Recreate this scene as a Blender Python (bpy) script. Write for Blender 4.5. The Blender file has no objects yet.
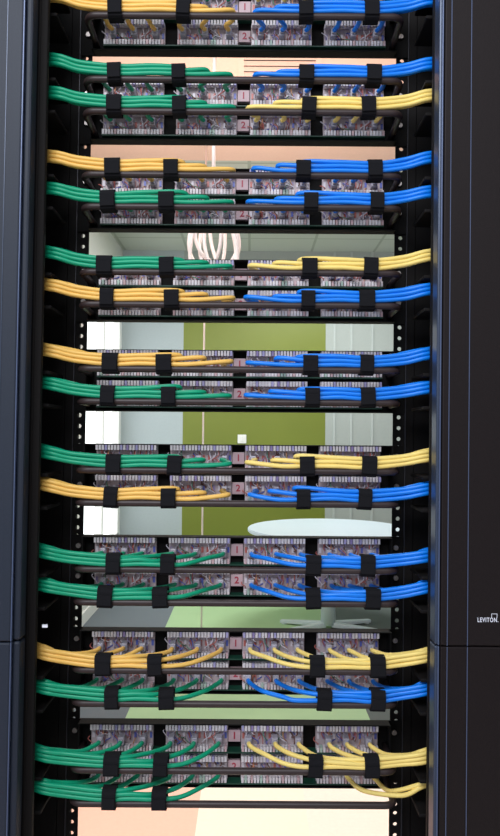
import bpy, bmesh, math, random
from mathutils import Vector, Matrix
random.seed(7)
sc = bpy.context.scene
COL = sc.collection
# ------------------------------------------------------------------ camera
F = 718.0
CX, CY, CZ = 0.016, -1.05, 1.43
cam_d = bpy.data.cameras.new('camera'); cam = bpy.data.objects.new('camera', cam_d); COL.objects.link(cam)
M = Matrix.Translation((CX, CY, CZ)) @ Matrix.Rotation(math.radians(91.3), 4, 'X') @ Matrix.Rotation(math.radians(0.4), 4, 'Z')
cam.matrix_world = M
cam_d.sensor_fit = 'VERTICAL'; cam_d.sensor_height = 24; cam_d.lens = F*24/836
cam_d.clip_start = 0.02; cam_d.clip_end = 100
sc.camera = cam
def P(px, py, Y):
    """pixel of the photograph -> point on the plane y = Y"""
    d = (M.to_3x3() @ Vector(((px-250)/F, -(py-418)/F, -1))).normalized()
    t = (Y-CY)/d.y
    return Vector((CX, CY, CZ)) + d*t
LEAN = math.tan(math.radians(0.4))
def lean(z): return LEAN*(z-CZ)

# ------------------------------------------------------------------ materials
def mat(name, col, rough=.5, metal=0, noise=0, nscale=60, spec=.5, emit=None, estr=0, bump=0, coat=0):
    m = bpy.data.materials.new(name); m.use_nodes = True
    nt = m.node_tree; b = nt.nodes['Principled BSDF']
    b.inputs['Base Color'].default_value = (*col, 1)
    b.inputs['Roughness'].default_value = rough; b.inputs['Metallic'].default_value = metal
    b.inputs['Specular IOR Level'].default_value = spec
    b.inputs['Coat Weight'].default_value = coat
    tc = nt.nodes.new('ShaderNodeTexCoord')
    n = nt.nodes.new('ShaderNodeTexNoise'); n.inputs['Scale'].default_value = nscale; n.inputs['Detail'].default_value = 4
    nt.links.new(tc.outputs['Object'], n.inputs['Vector'])
    mx = nt.nodes.new('ShaderNodeMix'); mx.data_type = 'RGBA'
    k = noise or .06
    mx.inputs['A'].default_value = (*[c*(1-k) for c in col], 1)
    mx.inputs['B'].default_value = (*[min(1, c*(1+k)) for c in col], 1)
    nt.links.new(n.outputs['Fac'], mx.inputs['Factor'])
    nt.links.new(mx.outputs['Result'], b.inputs['Base Color'])
    if bump:
        bp = nt.nodes.new('ShaderNodeBump'); bp.inputs['Strength'].default_value = bump; bp.inputs['Distance'].default_value = .001
        nt.links.new(n.outputs['Fac'], bp.inputs['Height']); nt.links.new(bp.outputs['Normal'], b.inputs['Normal'])
    if emit:
        b.inputs['Emission Color'].default_value = (*emit, 1); b.inputs['Emission Strength'].default_value = estr
    return m
BLACK = mat('black powder coat', (.004, .0035, .0035), .75, noise=.2, nscale=400, spec=.18)
BAR = mat('black bar paint', (.034, .022, .022), .45, noise=.1, spec=.4)
RAIL = mat('black rack paint', (.006, .005, .005), .7, noise=.2, nscale=300, spec=.18)
DOORM = mat('charcoal textured door', (.0085, .0050, .0054), .6, noise=.6, nscale=900, bump=.25, spec=.24)
DOORL = mat('black door tinted by window light', (.014, .020, .034), .55, noise=.3, nscale=700, bump=.2, spec=.35)  # cool window light on the black left doors, put into the colour
EDGE = mat('blue grey door edging', (.045, .062, .10), .35, metal=.3, noise=.1)
LINE = mat('steel blue edging line', (.09, .12, .21), .4, metal=.3)
STRAP = mat('black hook and loop', (.012, .012, .014), .95, noise=.5, nscale=1500, bump=.6, spec=.1)
GREEN = mat('green cable jacket', (.0, .32, .165), .42, noise=.08, spec=.4)
BLUE = mat('blue cable jacket', (.0, .20, .80), .40, noise=.08, spec=.45)
AMBER = mat('amber cable jacket', (.86, .52, .12), .42, noise=.06, spec=.4)
YELL = mat('yellow cable jacket', (.92, .70, .20), .45, noise=.05, spec=.4)
PLUG = mat('clear grey plug plastic', (.42, .40, .46), .3)
COMB = mat('white connector plastic', (.70, .66, .69), .45)
LAV = mat('lavender connector tooth', (.40, .37, .62), .45); ROSE = mat('rose connector tooth', (.60, .42, .44), .45); SAGE = mat('sage connector tooth', (.42, .55, .48), .45)
BASE = mat('mauve grey connector base', (.48, .40, .42), .5, noise=.25, nscale=150)
PLATE = mat('pink number plate', (.50, .36, .39), .5)
NUMR = mat('dark red print', (.36, .03, .06), .5)
PCB = mat('dark green circuit board', (.006, .050, .030), .5)
WR = mat('red wire', (.46, .13, .11), .4); WB = mat('blue wire', (.10, .13, .46), .4)
WG = mat('green wire', (.10, .24, .16), .4); WO = mat('orange wire', (.55, .28, .14), .4)
WW = mat('white wire', (.66, .62, .68), .4); WBR = mat('brown wire', (.18, .07, .04), .4); WV = mat('violet wire', (.30, .24, .46), .4)
SCREW = mat('nickel screw', (.42, .38, .36), .4, metal=1)
WHITE = mat('white print', (.85, .87, 1), .5)
CORD = mat('pinkish white cord jacket', (.92, .84, .81), .5)

# ------------------------------------------------------------------ helpers
def link(name, bm, mats, parent=None, smooth=False):
    me = bpy.data.meshes.new(name); bm.to_mesh(me); bm.free()
    for m in (mats if isinstance(mats, (list, tuple)) else [mats]): me.materials.append(m)
    if smooth:
        for p in me.polygons: p.use_smooth = True
    o = bpy.data.objects.new(name, me); COL.objects.link(o)
    if parent: o.parent = parent
    return o
def tag(o, label=None, cat=None, group=None, kind=None):
    if label: o['label'] = label
    if cat: o['category'] = cat
    if group: o['group'] = group
    if kind: o['kind'] = kind
    return o
def empty(name, loc=(0, 0, 0)):
    o = bpy.data.objects.new(name, None); o.empty_display_size = .02; COL.objects.link(o); o.location = loc
    return o
def box(bm, x0, x1, y0, y1, z0, z1, mi=0, bev=0):
    r = bmesh.ops.create_cube(bm, size=1)
    vs = r['verts']
    for v in vs:
        v.co = Vector((x0 if v.co.x < 0 else x1, y0 if v.co.y < 0 else y1, z0 if v.co.z < 0 else z1))
    fs = {f for v in vs for f in v.link_faces}
    for f in fs: f.material_index = mi
    if bev:
        es = list({e for v in vs for e in v.link_edges})
        bmesh.ops.bevel(bm, geom=es, offset=bev, segments=2, affect='EDGES', profile=.5, material=mi)
def catmull(pts, n=7):
    out = []
    p = [pts[0]*2-pts[1]] + list(pts) + [pts[-1]*2-pts[-2]]
    for i in range(1, len(p)-2):
        a, b, c, d = p[i-1:i+3]
        for k in range(n):
            t = k/n
            out.append(.5*((2*b)+(c-a)*t+(2*a-5*b+4*c-d)*t*t+(3*b-a-3*c+d)*t*t*t))
    out.append(p[-2]); return out
def tube(bm, pts, r, seg=8, mi=0, caps=True, closed=False):
    rings = []; n = len(pts)
    up = Vector((0, 0, 1)); prev = None
    for i, p in enumerate(pts):
        if closed: t = pts[(i+1) % n]-pts[i-1]
        else: t = pts[min(i+1, n-1)]-pts[max(i-1, 0)]
        t.normalize()
        if prev is None:
            a = t.cross(up if abs(t.z) < .9 else Vector((1, 0, 0))).normalized()
        else:
            a = (prev - t*prev.dot(t)).normalized()
        prev = a; b = t.cross(a)
        rr = r(i/(n-1)) if callable(r) else r
        rings.append([bm.verts.new(p + (a*math.cos(q)+b*math.sin(q))*rr) for q in [2*math.pi*k/seg for k in range(seg)]])
    for i in range(n if closed else n-1):
        A, B = rings[i], rings[(i+1) % n]
        for k in range(seg):
            f = bm.faces.new((A[k], A[(k+1) % seg], B[(k+1) % seg], B[k])); f.material_index = mi; f.smooth = True
    if caps and not closed:
        f = bm.faces.new(rings[0][::-1]); f.material_index = mi
        f = bm.faces.new(rings[-1]); f.material_index = mi
def cyl(bm, c, r, d, axis='Z', seg=24, mi=0, r2=None):
    m = Matrix.Translation(c)
    if axis == 'Y': m = m @ Matrix.Rotation(math.pi/2, 4, 'X')
    if axis == 'X': m = m @ Matrix.Rotation(math.pi/2, 4, 'Y')
    res = bmesh.ops.create_cone(bm, cap_ends=True, segments=seg, radius1=r, radius2=r if r2 is None else r2, depth=d, matrix=m)
    for f in {f for v in res['verts'] for f in v.link_faces}: f.material_index = mi
def text_mesh(name, s, size, depth, m, parent, loc, bold=0, kx=1):
    cu = bpy.data.curves.new(name, 'FONT'); cu.body = s; cu.size = size; cu.extrude = depth; cu.offset = bold
    cu.align_x = 'CENTER'; cu.align_y = 'CENTER'; cu.resolution_u = 3; cu.space_character = 1.18 if len(s) > 1 else 1
    t = bpy.data.objects.new(name, cu); COL.objects.link(t)
    bpy.context.view_layer.update()
    me = bpy.data.meshes.new_from_object(t); bpy.data.objects.remove(t); bpy.data.curves.remove(cu)
    me.transform(Matrix.Rotation(math.pi/2, 4, 'X') @ Matrix.Diagonal((kx, 1, 1, 1)))
    me.materials.clear(); me.materials.append(m); me.name = name
    o = bpy.data.objects.new(name, me); COL.objects.link(o); o.parent = parent; o.location = loc
    return o
def kids(o): return [c for c in COL.objects if c.parent == o]
def copy_tree(root):
    tree = [(root, [(c, kids(c)) for c in kids(root)])]
    r = root.copy(); COL.objects.link(r)
    for c, gs in tree[0][1]:
        cc = c.copy(); COL.objects.link(cc); cc.parent = r
        for g in gs:
            gg = g.copy(); COL.objects.link(gg); gg.parent = cc
    return r

# ------------------------------------------------------------------ room behind the rack
FAR = 5.85; LX = -1.225; RX = 2.3; CEIL = 3.2; FRONT = -2.2
def mat_tiles(name, col, line, size, wdt=.012, rough=.8):
    m = mat(name, col, rough); nt = m.node_tree; b = nt.nodes['Principled BSDF']
    tc = nt.nodes.new('ShaderNodeTexCoord'); br = nt.nodes.new('ShaderNodeTexBrick')
    br.offset = 0; br.inputs['Scale'].default_value = 1
    br.inputs['Brick Width'].default_value = size; br.inputs['Row Height'].default_value = size
    br.inputs['Mortar Size'].default_value = wdt
    br.inputs['Color1'].default_value = (*col, 1); br.inputs['Color2'].default_value = (*[c*.96 for c in col], 1)
    br.inputs['Mortar'].default_value = (*line, 1)
    nt.links.new(tc.outputs['Object'], br.inputs['Vector']); nt.links.new(br.outputs['Color'], b.inputs['Base Color'])
    return m
WALLW = mat('white wall paint', (.80, .80, .78), .8)
WALLB = mat('pale blue grey wall', (.39, .45, .47), .7)
WALLT = mat('wall joint strip', (.42, .46, .45), .7)
WALLG = mat('pale grey wall', (.35, .385, .37), .7)
OLIVE = mat('olive wall panel', (.165, .20, .025), .35, noise=.12, nscale=1.6, spec=.5)
CWARM = mat('ceiling plaster tinted by warm light', (.84, .57, .47), .8)  # warm light on the near ceiling and vent, put into the base colour
CTILE = mat_tiles('grey ceiling tile', (.52, .55, .50), (.36, .39, .34), .6)
CARPG = mat('slate grey carpet', (.15, .175, .20), .95, noise=.3, nscale=200)
CARPL = mat('light green flooring', (.40, .58, .32), .6, noise=.08, nscale=3)
CARPR = mat('grey green carpet', (.11, .13, .125), .95, noise=.3, nscale=200)
def struct(name, bm, m): return tag(link(name, bm, m), kind='structure')
b = bmesh.new()
NR = 2.15
box(b, LX-.1, -.60, NR, FAR+.1, -.05, 0, 0); box(b, -.60, .63, NR, FAR+.1, -.05, 0, 1); box(b, .63, RX+.1, NR, FAR+.1, -.05, 0, 2)
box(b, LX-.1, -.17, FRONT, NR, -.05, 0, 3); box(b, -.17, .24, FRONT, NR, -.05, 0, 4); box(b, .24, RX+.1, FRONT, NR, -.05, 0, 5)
struct('floor', b, [CARPG, CARPL, CARPR, mat('floor tinted pink by warm light', (.84, .53, .42), .6), mat('floor washed out by glare', (.86, .80, .68), .6), mat('floor blushed by warm light', (.86, .78, .70), .6)])  # last three colours hold the warm glare on the near floor
b = bmesh.new()
box(b, LX-.1, RX+.1, .3, 3.56, CEIL, CEIL+.05, 0); box(b, LX-.1, RX+.1, 3.56, FAR+.1, CEIL, CEIL+.05, 1)
struct('ceiling', b, [CWARM, CTILE])
b = bmesh.new(); box(b, LX, -.63, FAR, FAR+.1, 0, CEIL, 0); box(b, -.63, .74, FAR, FAR+.1, 0, 2.75, 1); box(b, -.63, .74, FAR, FAR+.1, 2.75, CEIL, 2); box(b, .74, RX, FAR, FAR+.1, 0, CEIL, 2)
struct('wall_back', b, [WALLB, OLIVE, WALLG])
b = bmesh.new()
W0, W1, Z0, Z1 = 4.2, 5.72, .45, 2.55
box(b, LX-.1, LX, .6, W0, 0, CEIL); box(b, LX-.1, LX, W1, FAR+.1, 0, CEIL); box(b, LX-.1, LX, W0, W1, 0, Z0); box(b, LX-.1, LX, W0, W1, Z1, CEIL)
struct('wall_left', b, WALLW)
b = bmesh.new(); box(b, RX, RX+.1, .6, FAR+.1, 0, CEIL); struct('wall_right', b, WALLG)
wf = empty('window_1'); tag(wf, kind='structure')
b = bmesh.new()
for a0, a1, c0, c1 in ((W0, W1, Z0, Z0+.05), (W0, W1, Z1-.05, Z1), (W0, W0+.05, Z0, Z1), (W1-.05, W1, Z0, Z1), (4.95, 5.0, Z0, Z1)):
    box(b, LX-.07, LX+.012, a0, a1, c0, c1)
link('window_frame', b, WALLW, wf)
SKY = mat('daylight behind glass', (.8, .8, .8), .3, emit=(.93, .97, 1), estr=1.6)
b = bmesh.new(); box(b, LX-.06, LX-.05, W0, W1, Z0, Z1); link('window_pane', b, SKY, wf)
b = bmesh.new(); box(b, LX, LX+.012, .6, FAR, 0, .09); struct('baseboard_left', b, WALLW)
b = bmesh.new(); box(b, LX+.012, -.63, FAR-.012, FAR, 0, .09); struct('baseboard_back', b, WALLW)
# vertical joints in the pale wall on the right
b = bmesh.new()
for px in (333, 350, 371):
    x = (px-250)/F*6.9+CX; box(b, x, x+.02, FAR-.012, FAR, 0, CEIL)
struct('trim_1', b, WALLT)

# switch plate
p = P(242, 439, FAR)
e = empty('wall_switch', (p.x, FAR, p.z)); tag(e, 'small square white switch plate on the olive wall', 'switch')
b = bmesh.new(); box(b, -.042, .042, -.01, 0, -.042, .042, bev=.003); link('plate', b, WALLW, e)
b = bmesh.new(); box(b, -.015, .015, -.014, -.008, -.025, .025, bev=.002); link('rocker', b, WALLW, e)

# table
tx, ty = .605, 4.30
TT = mat('white laminate tabletop', (.60, .70, .78), .4); TB = mat('pale grey table base', (.66, .74, .78), .4)
t = empty('round_table', (tx, ty, 0)); tag(t, 'round white meeting table on a pedestal behind the rack', 'table')
b = bmesh.new(); cyl(b, (0, 0, .725), .6, .028, seg=96)
es = [e_ for e_ in b.edges if abs(e_.verts[0].co.z-e_.verts[1].co.z) < 1e-5 and e_.calc_length() < .1]
bmesh.ops.bevel(b, geom=es, offset=.006, segments=2, affect='EDGES'); link('tabletop', b, TT, t)
b = bmesh.new(); cyl(b, (0, 0, .37), .055, .68); cyl(b, (0, 0, .702), .16, .016); link('pedestal', b, TB, t, True)
for a in (205, 340, 25, 160):
    b = bmesh.new()
    pts = [Vector((0, 0, .055)), Vector((.15, 0, .045)), Vector((.30, 0, .028)), Vector((.36, 0, .018))]
    for i in range(3):
        pass
    box(b, .03, .37, -.028, .028, .012, .05, bev=.006)
    for v in b.verts:
        k = v.co.x/.37; v.co.z = v.co.z*(1-.45*k)+.0; v.co.y *= (1-.3*k)
    cyl(b, (.34, 0, .008), .02, .016)
    f = link('foot', b, TB, t); f.rotation_euler.z = math.radians(a)

# ceiling vent
v0 = empty('ceiling_vent', (.145, 2.42, CEIL)); tag(v0, 'white louvred air vent set in the warm-lit ceiling', 'vent')
b = bmesh.new(); w, d = .17, .24
for q in ((-w-.03, w+.03, -d-.03, -d), (-w-.03, w+.03, d, d+.03), (-w-.03, -w, -d, d), (w, w+.03, -d, d)): box(b, q[0], q[1], q[2], q[3], -.012, 0)
link('frame', b, CWARM, v0)
VD = mat('dark vent interior', (.05, .04, .04), .9)
b = bmesh.new(); box(b, -w, w, -d, d, -.002, .0); link('backing', b, VD, v0)
for k in range(9):
    b = bmesh.new(); box(b, -w, w, -.012, .012, -.0015, .0015)
    s = link('slat', b, CWARM, v0); s.location = (0, -d+.03+k*.053, -.010); s.rotation_euler.x = math.radians(-28)

# hanging white cord with its coil
c0 = P(213, 232, 2.0)
e = empty('coiled_cord', (c0.x, 2.0, c0.z)); tag(e, 'thick white cord hung in loose loops from a strand above', 'cable')
b = bmesh.new()
for k, (dx, w, h, dy, tw) in enumerate([(-.022, .068, .19, 0, .35), (.0, .10, .165, .012, -.2), (.03, .062, .18, -.012, .1), (.018, .088, .15, .022, .5), (-.01, .045, .16, -.022, -.5), (.045, .05, .17, .006, -.3)]):
    pts = []
    for i in range(40):
        a = 2*math.pi*i/40; zz = math.cos(a)*h; xx = math.sin(a)*w*(1-.35*(zz/h))
        pts.append(Vector((dx*(1-zz/h)*.8+xx, dy+math.sin(a)*tw*.08, zz-(h-.17))))
    tube(b, pts, .0080, closed=True)
link('loops', b, CORD, e)
b = bmesh.new(); cyl(b, (0, 0, .155), .022, .03, seg=16); link('tie', b, CORD, e)
b = bmesh.new(); tube(b, [Vector((0, 0, CEIL-c0.z)), Vector((0, 0, .5)), Vector((0, 0, .16))], .008); link('strand', b, CORD, e, True)
pt = P(204, 330, 3.2); pb = P(200.5, 620, 3.2)
b = bmesh.new(); x = pt.x
tube(b, [Vector((x, 3.2, 0)), Vector((x, 3.2, 1.5)), Vector((x+.004, 3.2, CEIL))], .0055)
tag(link('hanging_cord', b, CORD), 'thin straight white cord running from ceiling to floor before the olive wall', 'cable')

# ------------------------------------------------------------------ rack rails
PC = [28, 116, 203.5, 293, 382, 475, 566, 658.5, 750]        # panel centre rows
ZC = [P(240, y, 0).z for y in PC]
U = .0440
def rail(side):
    s = side
    e = empty('rack_rail', (0, 0, 0))
    b = bmesh.new()
    xi, xo, xh, r = .225, .252, .2335, .0030
    zs = []; z = ZC[4]-.5*U*2-.0078-U*30
    base = ZC[4]
    k = -32
    while base+k*U < 2.2:
        for q in (.0062, .0220, .0378): 
            zz = base+k*U+q
            if .02 < zz < 2.18: zs.append(zz)
        k += 1
    bounds = [0]+[(zs[i]+zs[i+1])/2 for i in range(len(zs)-1)]+[2.2]
    N = 12
    for i, zh in enumerate(zs):
        z0, z1 = bounds[i], bounds[i+1]
        xa, xb = xi, xh+.0085
        rimF = []; rimB = []; outF = []; outB = []
        for j in range(N):
            a = 2*math.pi*j/N+math.pi/N
            ca, sa = math.cos(a), math.sin(a)
            tx_ = ((xb-xh) if ca > 0 else (xh-xa))/abs(ca) if abs(ca) > 1e-6 else 9
            tz_ = ((z1-zh) if sa > 0 else (zh-z0))/abs(sa) if abs(sa) > 1e-6 else 9
            # snap the diagonal directions to the corners
            t_ = min(tx_, tz_)
            rimF.append((xh+r*ca, 0, zh+r*sa)); outF.append((xh+t_*ca, 0, zh+t_*sa))
        def mk(L, y): return [b.verts.new((s*q[0], y, q[2])) for q in L]
        F0, O0, F1, O1 = mk(rimF, 0), mk(outF, 0), mk(rimF, .0025), mk(outF, .0025)
        cornersF = [b.verts.new((s*x_, 0, z_)) for x_, z_ in ((xb, z1), (xa, z1), (xa, z0), (xb, z0))]
        cornersB = [b.verts.new((s*x_, .0025, z_)) for x_, z_ in ((xb, z1), (xa, z1), (xa, z0), (xb, z0))]
        for j in range(N):
            j2 = (j+1) % N
            b.faces.new((F0[j], F0[j2], O0[j2], O0[j])); b.faces.new((F1[j], O1[j], O1[j2], F1[j2]))
            b.faces.new((F0[j], F1[j], F1[j2], F0[j2]))
            p0, p1 = outF[j], outF[j2]
            dif = (abs(p0[0]-p1[0]) > 1e-7) and (abs(p0[2]-p1[2]) > 1e-7)
            if dif:
                cx_ = xb if (p0[0]+p1[0])/2 > xh else xa; cz_ = z1 if (p0[2]+p1[2])/2 > zh else z0
                ci = {(xb, z1): 0, (xa, z1): 1, (xa, z0): 2, (xb, z0): 3}[(cx_, cz_)]
                b.faces.new((O0[j], O0[j2], cornersF[ci])); b.faces.new((O1[j2], O1[j], cornersB[ci]))
    bmesh.ops.remove_doubles(b, verts=b.verts, dist=1e-6)
    lo, hi = sorted((s*(xh+.0085), s*xo)); box(b, lo, hi, 0, .0025, 0, 2.2)
    for v in b.verts: v.co.x += lean(v.co.z)
    link('front_flange', b, RAIL, e)
    b = bmesh.new(); lo, hi = sorted((s*xo, s*(xo+.003))); box(b, lo, hi, 0, .076, 0, 2.2)
    for v in b.verts: v.co.x += lean(v.co.z)
    link('side_web', b, RAIL, e)
    b = bmesh.new(); lo, hi = sorted((s*.2418, s*.2428)); box(b, lo, hi, -.0035, 0, 0, 2.2)
    for v in b.verts: v.co.x += lean(v.co.z)
    link('edge_strip', b, EDGED, e)
    return e
EDGED = mat('dim grey edge', (.05, .05, .06), .4, metal=.3)
tag(rail(-1), 'black punched steel rack rail at the left ends of the patch panels', 'rack rail', 'rack rails')
tag(rail(1), 'black punched steel rack rail at the right ends of the patch panels', 'rack rail', 'rack rails')

# ------------------------------------------------------------------ vertical cable managers and doors
BARA, BARB = .0102, -.0336
PORTA, PORTB = .0249, -.0187
def manager(s, side):
    e = empty('vertical_cable_manager'); tag(e, f'tall black cable duct {"left" if s<0 else "right"} of the rack, behind the {"blue-lit" if s<0 else "charcoal"} doors', 'cable duct', 'cable ducts')
    def part(name, xa, xb, y0, y1, m, z0=0, z1=2.2, bev=0):
        b = bmesh.new(); lo, hi = sorted((s*xa, s*xb)); box(b, lo, hi, y0, y1, z0, z1, bev=bev)
        for v in b.verts: v.co.x += lean(v.co.z)
        return link(name, b, m, e)
    part('back_plate', .256, .42, .060, .064, RAIL)
    part('side_wall', .42, .424, -.12, .064, RAIL)
    pe = .2545 if s < 0 else .2485
    part('front_post', pe+.001, pe+(.022 if s < 0 else .012), -.1225, -.112, RAIL, bev=.002)
    if s < 0: part('front_post_ridge', pe+.010, pe+.0112, -.1245, -.122, RAIL)
    # inner face flange with small round studs
    b = bmesh.new(); lo, hi = sorted((s*.2561, s*.30)); box(b, lo, hi, .001, .004, 0, 2.2)
    for v in b.verts: v.co.x += lean(v.co.z)
    link('inner_flange', b, RAIL, e)
    for zc in ZC:
        for dz in (BARA, BARB):
            z = zc+dz-.006; b = bmesh.new()
            lo, hi = sorted((s*(pe-.004), s*(pe+.05))); 
            box(b, lo, hi, -.100, -.03, z-.003, z+.002, bev=.0015)
            for v in b.verts: v.co.x += lean(v.co.z)
            link('finger', b, RAIL, e)
    return e
manager(-1, 'left'); manager(1, 'right')
ZS = P(20, 641, -.15).z
ZSr = P(460, 645, -.15).z
def door(s, z0, z1, label, m, edges, logo=False):
    e = empty('cable_duct_door', (0, 0, z0)); tag(e, label, 'door', 'doors of the cable ducts')
    def bx(name, xa, xb, y0, y1, mm, bev=.0):
        b = bmesh.new(); lo, hi = sorted((s*xa, s*xb)); box(b, lo, hi, y0, y1, z0+.0008, z1-.0008, bev=bev)
        for v in b.verts: v.co.x += lean(v.co.z); v.co.z -= z0
        return link(name, b, mm, e)
    if s < 0:
        bx('leaf', .2768, .44, -.156, -.130, m, .002)
        bx('edge_profile', .2665, .2760, -.150, -.127, m, .003)
        bx('groove_line', .2758, .2770, -.1552, -.150, LINE)
        bx('face_line', .2960, .2970, -.1566, -.156, EDGE)
    else:
        bx('leaf', .2555, .44, -.156, -.130, m, .0015)
        bx('edge_profile', .2492, .2545, -.152, -.127, EDGE, .002)
        bx('edge_bead', .2525, .2542, -.1545, -.151, LINE, .0006)
        bx('groove_line', .2630, .2639, -.1566, -.1558, LINE)
        bx('face_line', .2880, .2889, -.1566, -.1558, LINE)
    return e
door(-1, ZS, 2.2, 'tall blue-lit black duct door at the left edge, above the seam', DOORL, 0)
door(-1, .0, ZS, 'lower blue-lit black duct door at the left edge, below the seam', DOORL, 0)
dr = door(1, ZSr, 2.2, 'tall charcoal duct door at right carrying the white maker name', DOORM, 0)
door(1, .0, ZSr, 'lower charcoal duct door at right, plain, below the seam', DOORM, 0)
p = P(488, 620.2, -.157)
wt = text_mesh('lettering', 'LEVITON.', .0078, .0002, WHITE, dr, (p.x, -.1566, p.z-ZSr), bold=.00008, kx=.60)
ws = max(v.co.x for v in wt.data.vertices)-min(v.co.x for v in wt.data.vertices); kk = (20.5/F*.894)/ws
for v in wt.data.vertices: v.co.x *= kk
q = P(494.5, 616.2, -.157); b = bmesh.new()
for a in ((-.0036, .0036, .0024, .0029), (-.0036, -.0031, -.0022, .0024), (.0031, .0036, -.0022, .0024)):
    box(b, a[0], a[1], -.0004, 0, a[2], a[3])
lg = link('logo_outline', b, WHITE, dr); lg.location = (q.x, -.1562, q.z-ZSr)
# white cable label inside the left duct
q = P(45, 626, -.095)
b = bmesh.new(); box(b, -.0034, .0034, -.001, .001, -.0018, .0018)
o = link('cable_tag', b, WHITE); o.location = (q.x, -.1235, q.z); tag(o, 'tiny white tag on the left duct beside the rack', 'tag')
q2 = P(45, 626, -.1235); o.location = (q2.x, -.1235, q2.z)

# ------------------------------------------------------------------ patch panel prototype
def comb_mesh(up, seed):
    rnd = random.Random(seed); b = bmesh.new(); n = 20; w = .088
    box(b, -w/2, w/2, -.0120, 0, -.0022 if up else -.0042, .0042 if up else .0022, 0)
    for i in range(n):
        x = -w/2+(i+.5)*w/n
        mi = 1 if i % 5 == (seed % 5) else 0
        tw = w/n*.36
        box(b, x-tw, x+tw, -.0215, -.0119, -.0036, .0036, mi if rnd.random() < .93 else 2)
    return b
def wires_mesh(seed):
    rnd = random.Random(seed); b = bmesh.new()
    for i in range(30):
        x = rnd.uniform(-.042, .042); s = rnd.choice((-1, 1)); x2 = x+rnd.uniform(-.010, .010)
        z0 = s*.0105; z1 = rnd.uniform(-.006, .006); y = -rnd.uniform(.011, .019)
        pts = catmull([Vector((x, -.013, z0)), Vector((x, y, (z0+z1)/2)), Vector((x2, y+.003, z1)), Vector((x2+rnd.uniform(-.004, .004), -.0085, z1-s*.002))], 3)
        tube(b, pts, .00075, seg=4, mi=rnd.choice((0, 0, 1, 2, 3, 4, 4, 4, 5, 6, 4)))
    # small colour coded marks between the combs
    for i in range(12):
        x = -.041+i*.0075; box(b, x-.0016, x+.0016, -.0100, -.0088, -.004, .004, rnd.choice((0, 1, 4, 4, 6, 4)))
    return b
def make_panel():
    e = empty('patch_bay')
    b = bmesh.new(); H = .0444
    box(b, -.241, .241, -.003, 0, -H, H)
    box(b, -.222, .222, -.020, -.003, H-.0016, H); box(b, -.222, .222, -.020, -.003, -H, -H+.0016)
    for s in (-1, 1): box(b, *sorted((s*.2195, s*.222)), -.022, -.003, -H, H)
    link('panel_plate', b, BLACK, e)
    for zz in (PORTA, PORTB):
        b = bmesh.new(); box(b, -.205, .205, -.0215, -.003, -.0008, .0008); o = link('circuit_board', b, PCB, e); o.location.z = zz-.0196
    protos = {}
    for r, zz in enumerate((PORTA, PORTB)):
        for k, x in enumerate((-.161, -.054, .054, .161)):
            v = (k+r) % 3
            if v not in protos:
                b = bmesh.new(); box(b, -.0445, .0445, -.0088, -.003, -.0185, .0185, bev=.0006)
                base = link('connector_block', b, BASE, e)
                c1 = link('comb', comb_mesh(True, 3+v), [COMB, LAV, WV], base); c1.location = (0, 0, .0146)
                c2 = link('comb', comb_mesh(False, 8+v), [COMB, ROSE, SAGE], base); c2.location = (0, 0, -.0146)
                w = link('wires', wires_mesh(20+v), [WR, WB, WG, WO, WW, WBR, WV], base); tag(w, kind='stuff')
                protos[v] = base; o = base
            else:
                src = protos[v]; o = src.copy(); COL.objects.link(o)
                for g in kids(src):
                    gg = g.copy(); COL.objects.link(gg); gg.parent = o
            o.location = (x, 0, zz)
        b = bmesh.new(); box(b, -.0088, .0088, -.011, -.003, -.0085, .0085, bev=.0006); pl = link('number_plate', b, PLATE, e); pl.location = (0, 0, zz)
        text_mesh('numeral', str(r+1), .0135, .0002, NUMR, pl, (0, -.0113, 0), bold=.0003)
        for s in (-1, 1):
            b = bmesh.new(); cyl(b, (0, -.005, 0), .0036, .0042, 'Y', 12); o = link('screw', b, SCREW, e); o.location = (s*.2300, 0, zz+.004)
    return e
ORD = ['topmost', 'second', 'third', 'fourth', 'fifth', 'sixth', 'seventh', 'eighth', 'ninth']
# colours of the bundles: (left, right) on the upper and lower bar of each panel
G, B_, A, Y_ = 'green', 'blue', 'amber', 'yellow'
MC = {G: GREEN, B_: BLUE, A: AMBER, Y_: YELL}
ROWS = [((G, Y_), (A, B_)), ((G, B_), (G, Y_)), ((A, B_), (G, B_)), ((G, Y_), (A, B_)), ((A, B_), (G, B_)), ((G, Y_), (A, B_)), ((G, B_), (G, B_)), ((A, Y_), (G, B_)), ((G, Y_), (G, Y_))]
STR = [((None, (116, 184, 306, 371))), None]
STRAPS = {(0, 0): (114, 180, 306, 371), (0, 1): (116, 184, 306, 371), (1, 0): (115, 179, 306, 373), (1, 1): (115, 180, 309, 368), (2, 0): (113, 171, 303, 374), (2, 1): (109, 167, 311, 376),
 (3, 0): (105, 167, 309, 370), (3, 1): (108, 172, 308, 366), (4, 0): (111, 164, 310, 366), (4, 1): (109, 169, 312, 367), (5, 0): (114, 175, 307, 368), (5, 1): (112, 169, 303, 364),
 (6, 0): (114, 168, 313, 367), (6, 1): (106, 161, 313, 372), (7, 0): (104, 155, 317, 377), (7, 1): (113, 167, 324, 377), (8, 0): (112, 161, 315, 371), (8, 1): (110, 160, None, None)}
def rowdesc(i, r):
    (a, b2) = ROWS[i][r]; return f'{a} and {b2}'
panel = make_panel()
panels = []
for i, zc in enumerate(ZC):
    o = panel if i == 0 else copy_tree(panel)
    o.location = (lean(zc), 0, zc); panels.append(o)
    nm = 'lowest' if i == 8 else ORD[i]
    tag(o, f'black patch panel with white connector blocks, {nm} of the nine in the rack' if i else 'black patch panel cut by the top of the photo, topmost in the rack', 'patch panel', 'patch panels in the rack')

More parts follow.
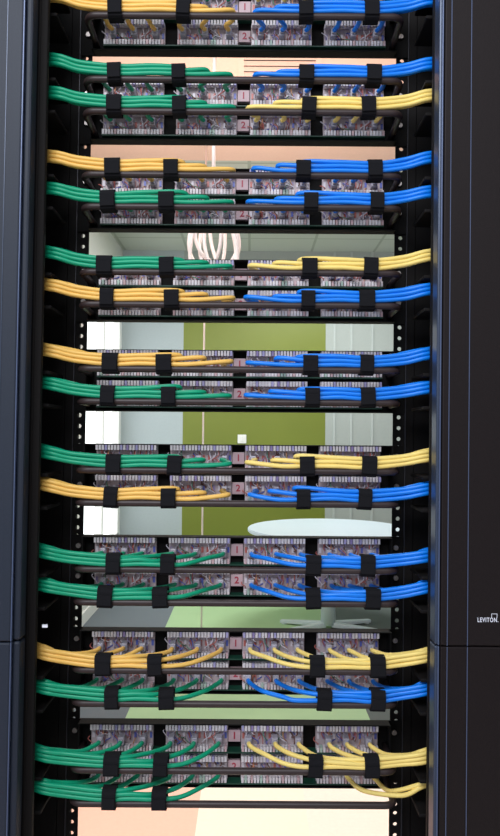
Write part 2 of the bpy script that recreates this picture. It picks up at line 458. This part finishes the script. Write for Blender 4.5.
# support bars
BY = -.085
def make_bar():
    b = bmesh.new(); pts = []
    hw, R = .215, .014
    pts.append(Vector((-hw-.002, -.001, 0))); pts.append(Vector((-hw, BY+R+.02, 0)))
    for k in range(7):
        a = math.pi/2*k/6; pts.append(Vector((-hw+R-R*math.cos(a), BY+R-R*math.sin(a), 0)))
    L = pts[:]
    mid = [Vector((x, BY, 0)) for x in (-.15, -.08, 0, .08, .15)]
    Rr = [Vector((-q.x, q.y, q.z)) for q in L[::-1]]
    tube(b, L+mid+Rr, .0046, seg=12)
    return link('cable_bar', b, BAR)
bar0 = make_bar(); first = True
names = {0: 'upper', 1: 'lower'}
for i, zc in enumerate(ZC):
    for r, dz in enumerate((BARA, BARB)):
        if i == 0 and r == 0: pass
        o = bar0 if first else bar0.copy()
        if not first: COL.objects.link(o)
        first = False
        o.location = (lean(zc), -.002, zc+dz)
        nm = 'lowest' if i == 8 else ORD[i]
        tag(o, f'black round cable bar, {names[r]} of two before the {nm} patch panel', 'cable bar', 'cable bars')

# ------------------------------------------------------------------ patch cables
PORTX = [.021, .056, .089, .131, .160, .192]      # outwards from the number plate
CR = .0032
OFFS = [(-.0036, -.0054), (-.0036, .0002), (-.0034, .0056), (.0030, -.0036), (.0030, .0022), (.0026, .0066)]
plug_me = None
def plug_mesh():
    b = bmesh.new(); box(b, -.0042, .0042, -.028, -.0095, -.0058, .0058, bev=.0012); box(b, -.003, .003, -.032, -.027, -.0035, .0035, bev=.001)
    return b
ORDN = ['first', 'second', 'third', 'fourth', 'fifth', 'sixth']
def strap_u(px, py, s, zc):
    return s*(P(px, py, BY).x - lean(zc))
def cable(i, r, s, k, colour, n=6):
    global plug_me
    zc = ZC[i]; bz = (BARA, BARB)[r]; pz = (PORTA, PORTB)[r]-.002
    rnd = random.Random(i*1000+r*500+(s+1)*50+k)
    pu = PORTX[k]+rnd.uniform(-.003, .003)
    oy, oz = OFFS[k]
    zb = bz+.0122
    lo = 0
    barpx = 434+(PC[i]-434)*1.088
    sp = STRAPS[(i, r)]; pxs = (sp[0], sp[1]) if s < 0 else (sp[3], sp[2])
    loose = pxs[0] is None
    rise = .0105+.004*random.Random(i*7+r*3+s).random()
    j = lambda a: rnd.uniform(-a, a)
    pts = [Vector((.318+j(.01), -.012, zb-.050)), Vector((.300, -.045+oy, zb-.004+oz)), Vector((.276, -.078+oy, zb+rise*1.0+oz))]
    pts.append(Vector((.250, BY-.004+oy, zb+rise*.80+oz)))
    if not loose:
        u1, u2 = strap_u(pxs[0], 434, s, CZ), strap_u(pxs[1], 434, s, CZ)
        cand = [(.220, rise*.30), (u1, -.0006), ((u1+u2)/2, .0008), (u2, 0), (u2-.035, 0), (.06, 0)]
    else:
        cand = [(.225, -.002)]; oz = oz*.3
    spread = (.050 if i >= 6 else .034 if i == 5 else .014) if not loose else .02
    over = not loose and i < 6 and k < 3
    if over: spread = -.004-rnd.random()*.005
    for u, dz in cand:
        if u > pu+max(spread, 0)+.012 and u < pts[-1].x-.012:
            pts.append(Vector((u, BY+oy+j(.0006), zb+dz+oz+j(.0006))))
    last = pts[-1]
    ul = min(pu+spread, last.x-.014)
    if loose:
        pts.append(Vector((pu+.020, BY+.02, zb-.004)))
    else:
        dip = rnd.uniform(-.003, .001)
        pts.append(Vector((ul, BY+oy+.006, zb+oz*.8+dip+(last.z-zb-oz)*.4+(.004 if over else 0))))
        um = pu+(ul-pu)*(.42 if not over else .95)
        pts.append(Vector((um, -.064+oy*.3+j(.003), (zb+oz*.5+dip+pz)/2+j(.0015))))
    pts.append(Vector((pu+.0035, -.043, pz+j(.001))))
    pts.append(Vector((pu, -.031, pz)))
    L = [Vector((s*q.x, q.y, q.z)) for q in catmull(pts, 7)]
    b = bmesh.new(); tube(b, L, CR if not loose else .0031, seg=8)
    e = empty('patch_cable', (lean(zc), 0, zc))
    link('jacket', b, MC[colour], e)
    if plug_me is None:
        o = link('plug', plug_mesh(), PLUG, e); plug_me = o.data
    else:
        o = bpy.data.objects.new('plug', plug_me); COL.objects.link(o); o.parent = e
    o.location = (s*pu, 0, pz)
    nm = 'lowest' if i == 8 else ORD[i]
    side = 'left' if s < 0 else 'right'
    tag(e, f'{colour} patch cable, {ORDN[k]} plug {side} of centre in {names[r]} row of {nm} patch panel', 'cable', f'{colour} patch cables on the {names[r]} {side} bar of the {nm} patch panel')
for i in range(9):
    for r in (0, 1):
        for s in (-1, 1):
            col = ROWS[i][r][0 if s < 0 else 1]
            ks = range(6)
            if (i, r, s) == (8, 1, 1): ks = (4, 5)
            for k in ks: cable(i, r, s, k, col)

# ------------------------------------------------------------------ straps
def strap_mesh(hh, hw):
    b = bmesh.new(); w = .0098; th = .0018; N = 24; rings = []
    for k in range(N):
        a = 2*math.pi*k/N
        c, s_ = math.cos(a), math.sin(a)
        n = 4.5; rr = (abs(c)**n+abs(s_)**n)**(-1/n)
        y, z = rr*c*hw, rr*s_*hh
        yo, zo = rr*c*(hw+th), rr*s_*(hh+th)
        rings.append([b.verts.new(q) for q in ((-w, y, z), (w, y, z), (w, yo, zo), (-w, yo, zo))])
    for k in range(N):
        A_, B2 = rings[k], rings[(k+1) % N]
        for m in range(4): b.faces.new((A_[m], A_[(m+1) % 4], B2[(m+1) % 4], B2[m]))
    # loose tab end lying over the loop
    box(b, -w*.94, w*.94, -(hw+th*2.1), -(hw+th*.7), -hh*.75, hh*.35, bev=.0005)
    bmesh.ops.recalc_face_normals(b, faces=b.faces)
    return b
st0 = None
for (i, r), sp in STRAPS.items():
    zc = ZC[i]; bz = (BARA, BARB)[r]; nm = 'lowest' if i == 8 else ORD[i]
    for q, px in enumerate(sp):
        if px is None: continue
        s = -1 if q < 2 else 1
        rnd = random.Random(i*31+r*7+q)
        x = P(px, 434, BY).x
        if q in (1, 2): zlo, zhi = bz-.0052, bz+.0188
        else: zlo, zhi = bz-.0052, bz+.0200
        o = link('cable_strap', strap_mesh(.0148, .0096), STRAP) if st0 is None else st0.copy()
        if st0 is None: st0 = o
        else: COL.objects.link(o)
        # the photo gives the strap its place along the bar in its own row
        xx = P(px, 418+(434+(PC[i]-434)*1.088-418), BY).x
        o.location = (xx, BY-.0003, zc+(zlo+zhi)/2)
        o.scale = (1+rnd.uniform(-.08, .08), 1, (zhi-zlo)/2/.0148)
        o.rotation_euler = (0, math.radians(rnd.uniform(-3, 3)), math.radians(rnd.uniform(-2, 2)))
        which = 'outer' if q in (0, 3) else 'inner'; side = 'left' if s < 0 else 'right'
        tag(o, f'black cable strap, {which} on the {names[r]} {side} {ROWS[i][r][0 if s<0 else 1]} bundle, {nm} patch panel', 'strap', 'cable straps')

# ------------------------------------------------------------------ light
def area(name, loc, rot, sx, sy, power, col):
    l = bpy.data.lights.new(name, 'AREA'); l.shape = 'RECTANGLE'; l.size = sx; l.size_y = sy; l.energy = power; l.color = col
    o = bpy.data.objects.new(name, l); COL.objects.link(o); o.location = loc; o.rotation_euler = [math.radians(a) for a in rot]; return o
area('back_room_lamp', (.6, 4.6, 3.1), (0, 0, 0), 1.2, .6, 56, (.96, 1, .98))
area('front_room_lamp', (-.5, -1.9, 2.9), (48, 0, -12), 1.4, 1.0, 55, (.93, .95, 1))
area('front_window_light', (-2.4, -1.6, 1.4), (88, 0, -62), 1.4, 1.8, 20, (.62, .78, 1))
s = bpy.data.lights.new('warm_spot', 'SPOT'); s.energy = 300; s.color = (1, .78, .68); s.spot_size = math.radians(42); s.spot_blend = .6; s.shadow_soft_size = .12
so = bpy.data.objects.new('warm_spot', s); COL.objects.link(so); so.location = (.1, .95, 3.1); so.rotation_euler = (math.radians(8), 0, 0)
area('added_ceiling_fill', (.0, 2.45, 2.02), (180, 0, 0), .5, .2, 19, (1, .80, .70))  # unseen warm fill, added to brighten the near ceiling
area('added_cord_fill', (-.2, 1.5, 3.1), (0, 0, 0), .6, .3, 11, (1, 1, 1))  # unseen fill, added to whiten the cord and its coil
w = bpy.data.worlds.new('world'); sc.world = w; w.use_nodes = True
w.node_tree.nodes['Background'].inputs['Color'].default_value = (.86, .90, 1, 1); w.node_tree.nodes['Background'].inputs['Strength'].default_value = .35
sc.view_settings.view_transform = 'Standard'; sc.view_settings.look = 'None'; sc.view_settings.exposure = 0; sc.view_settings.gamma = 1
sc.view_settings.use_curve_mapping = False
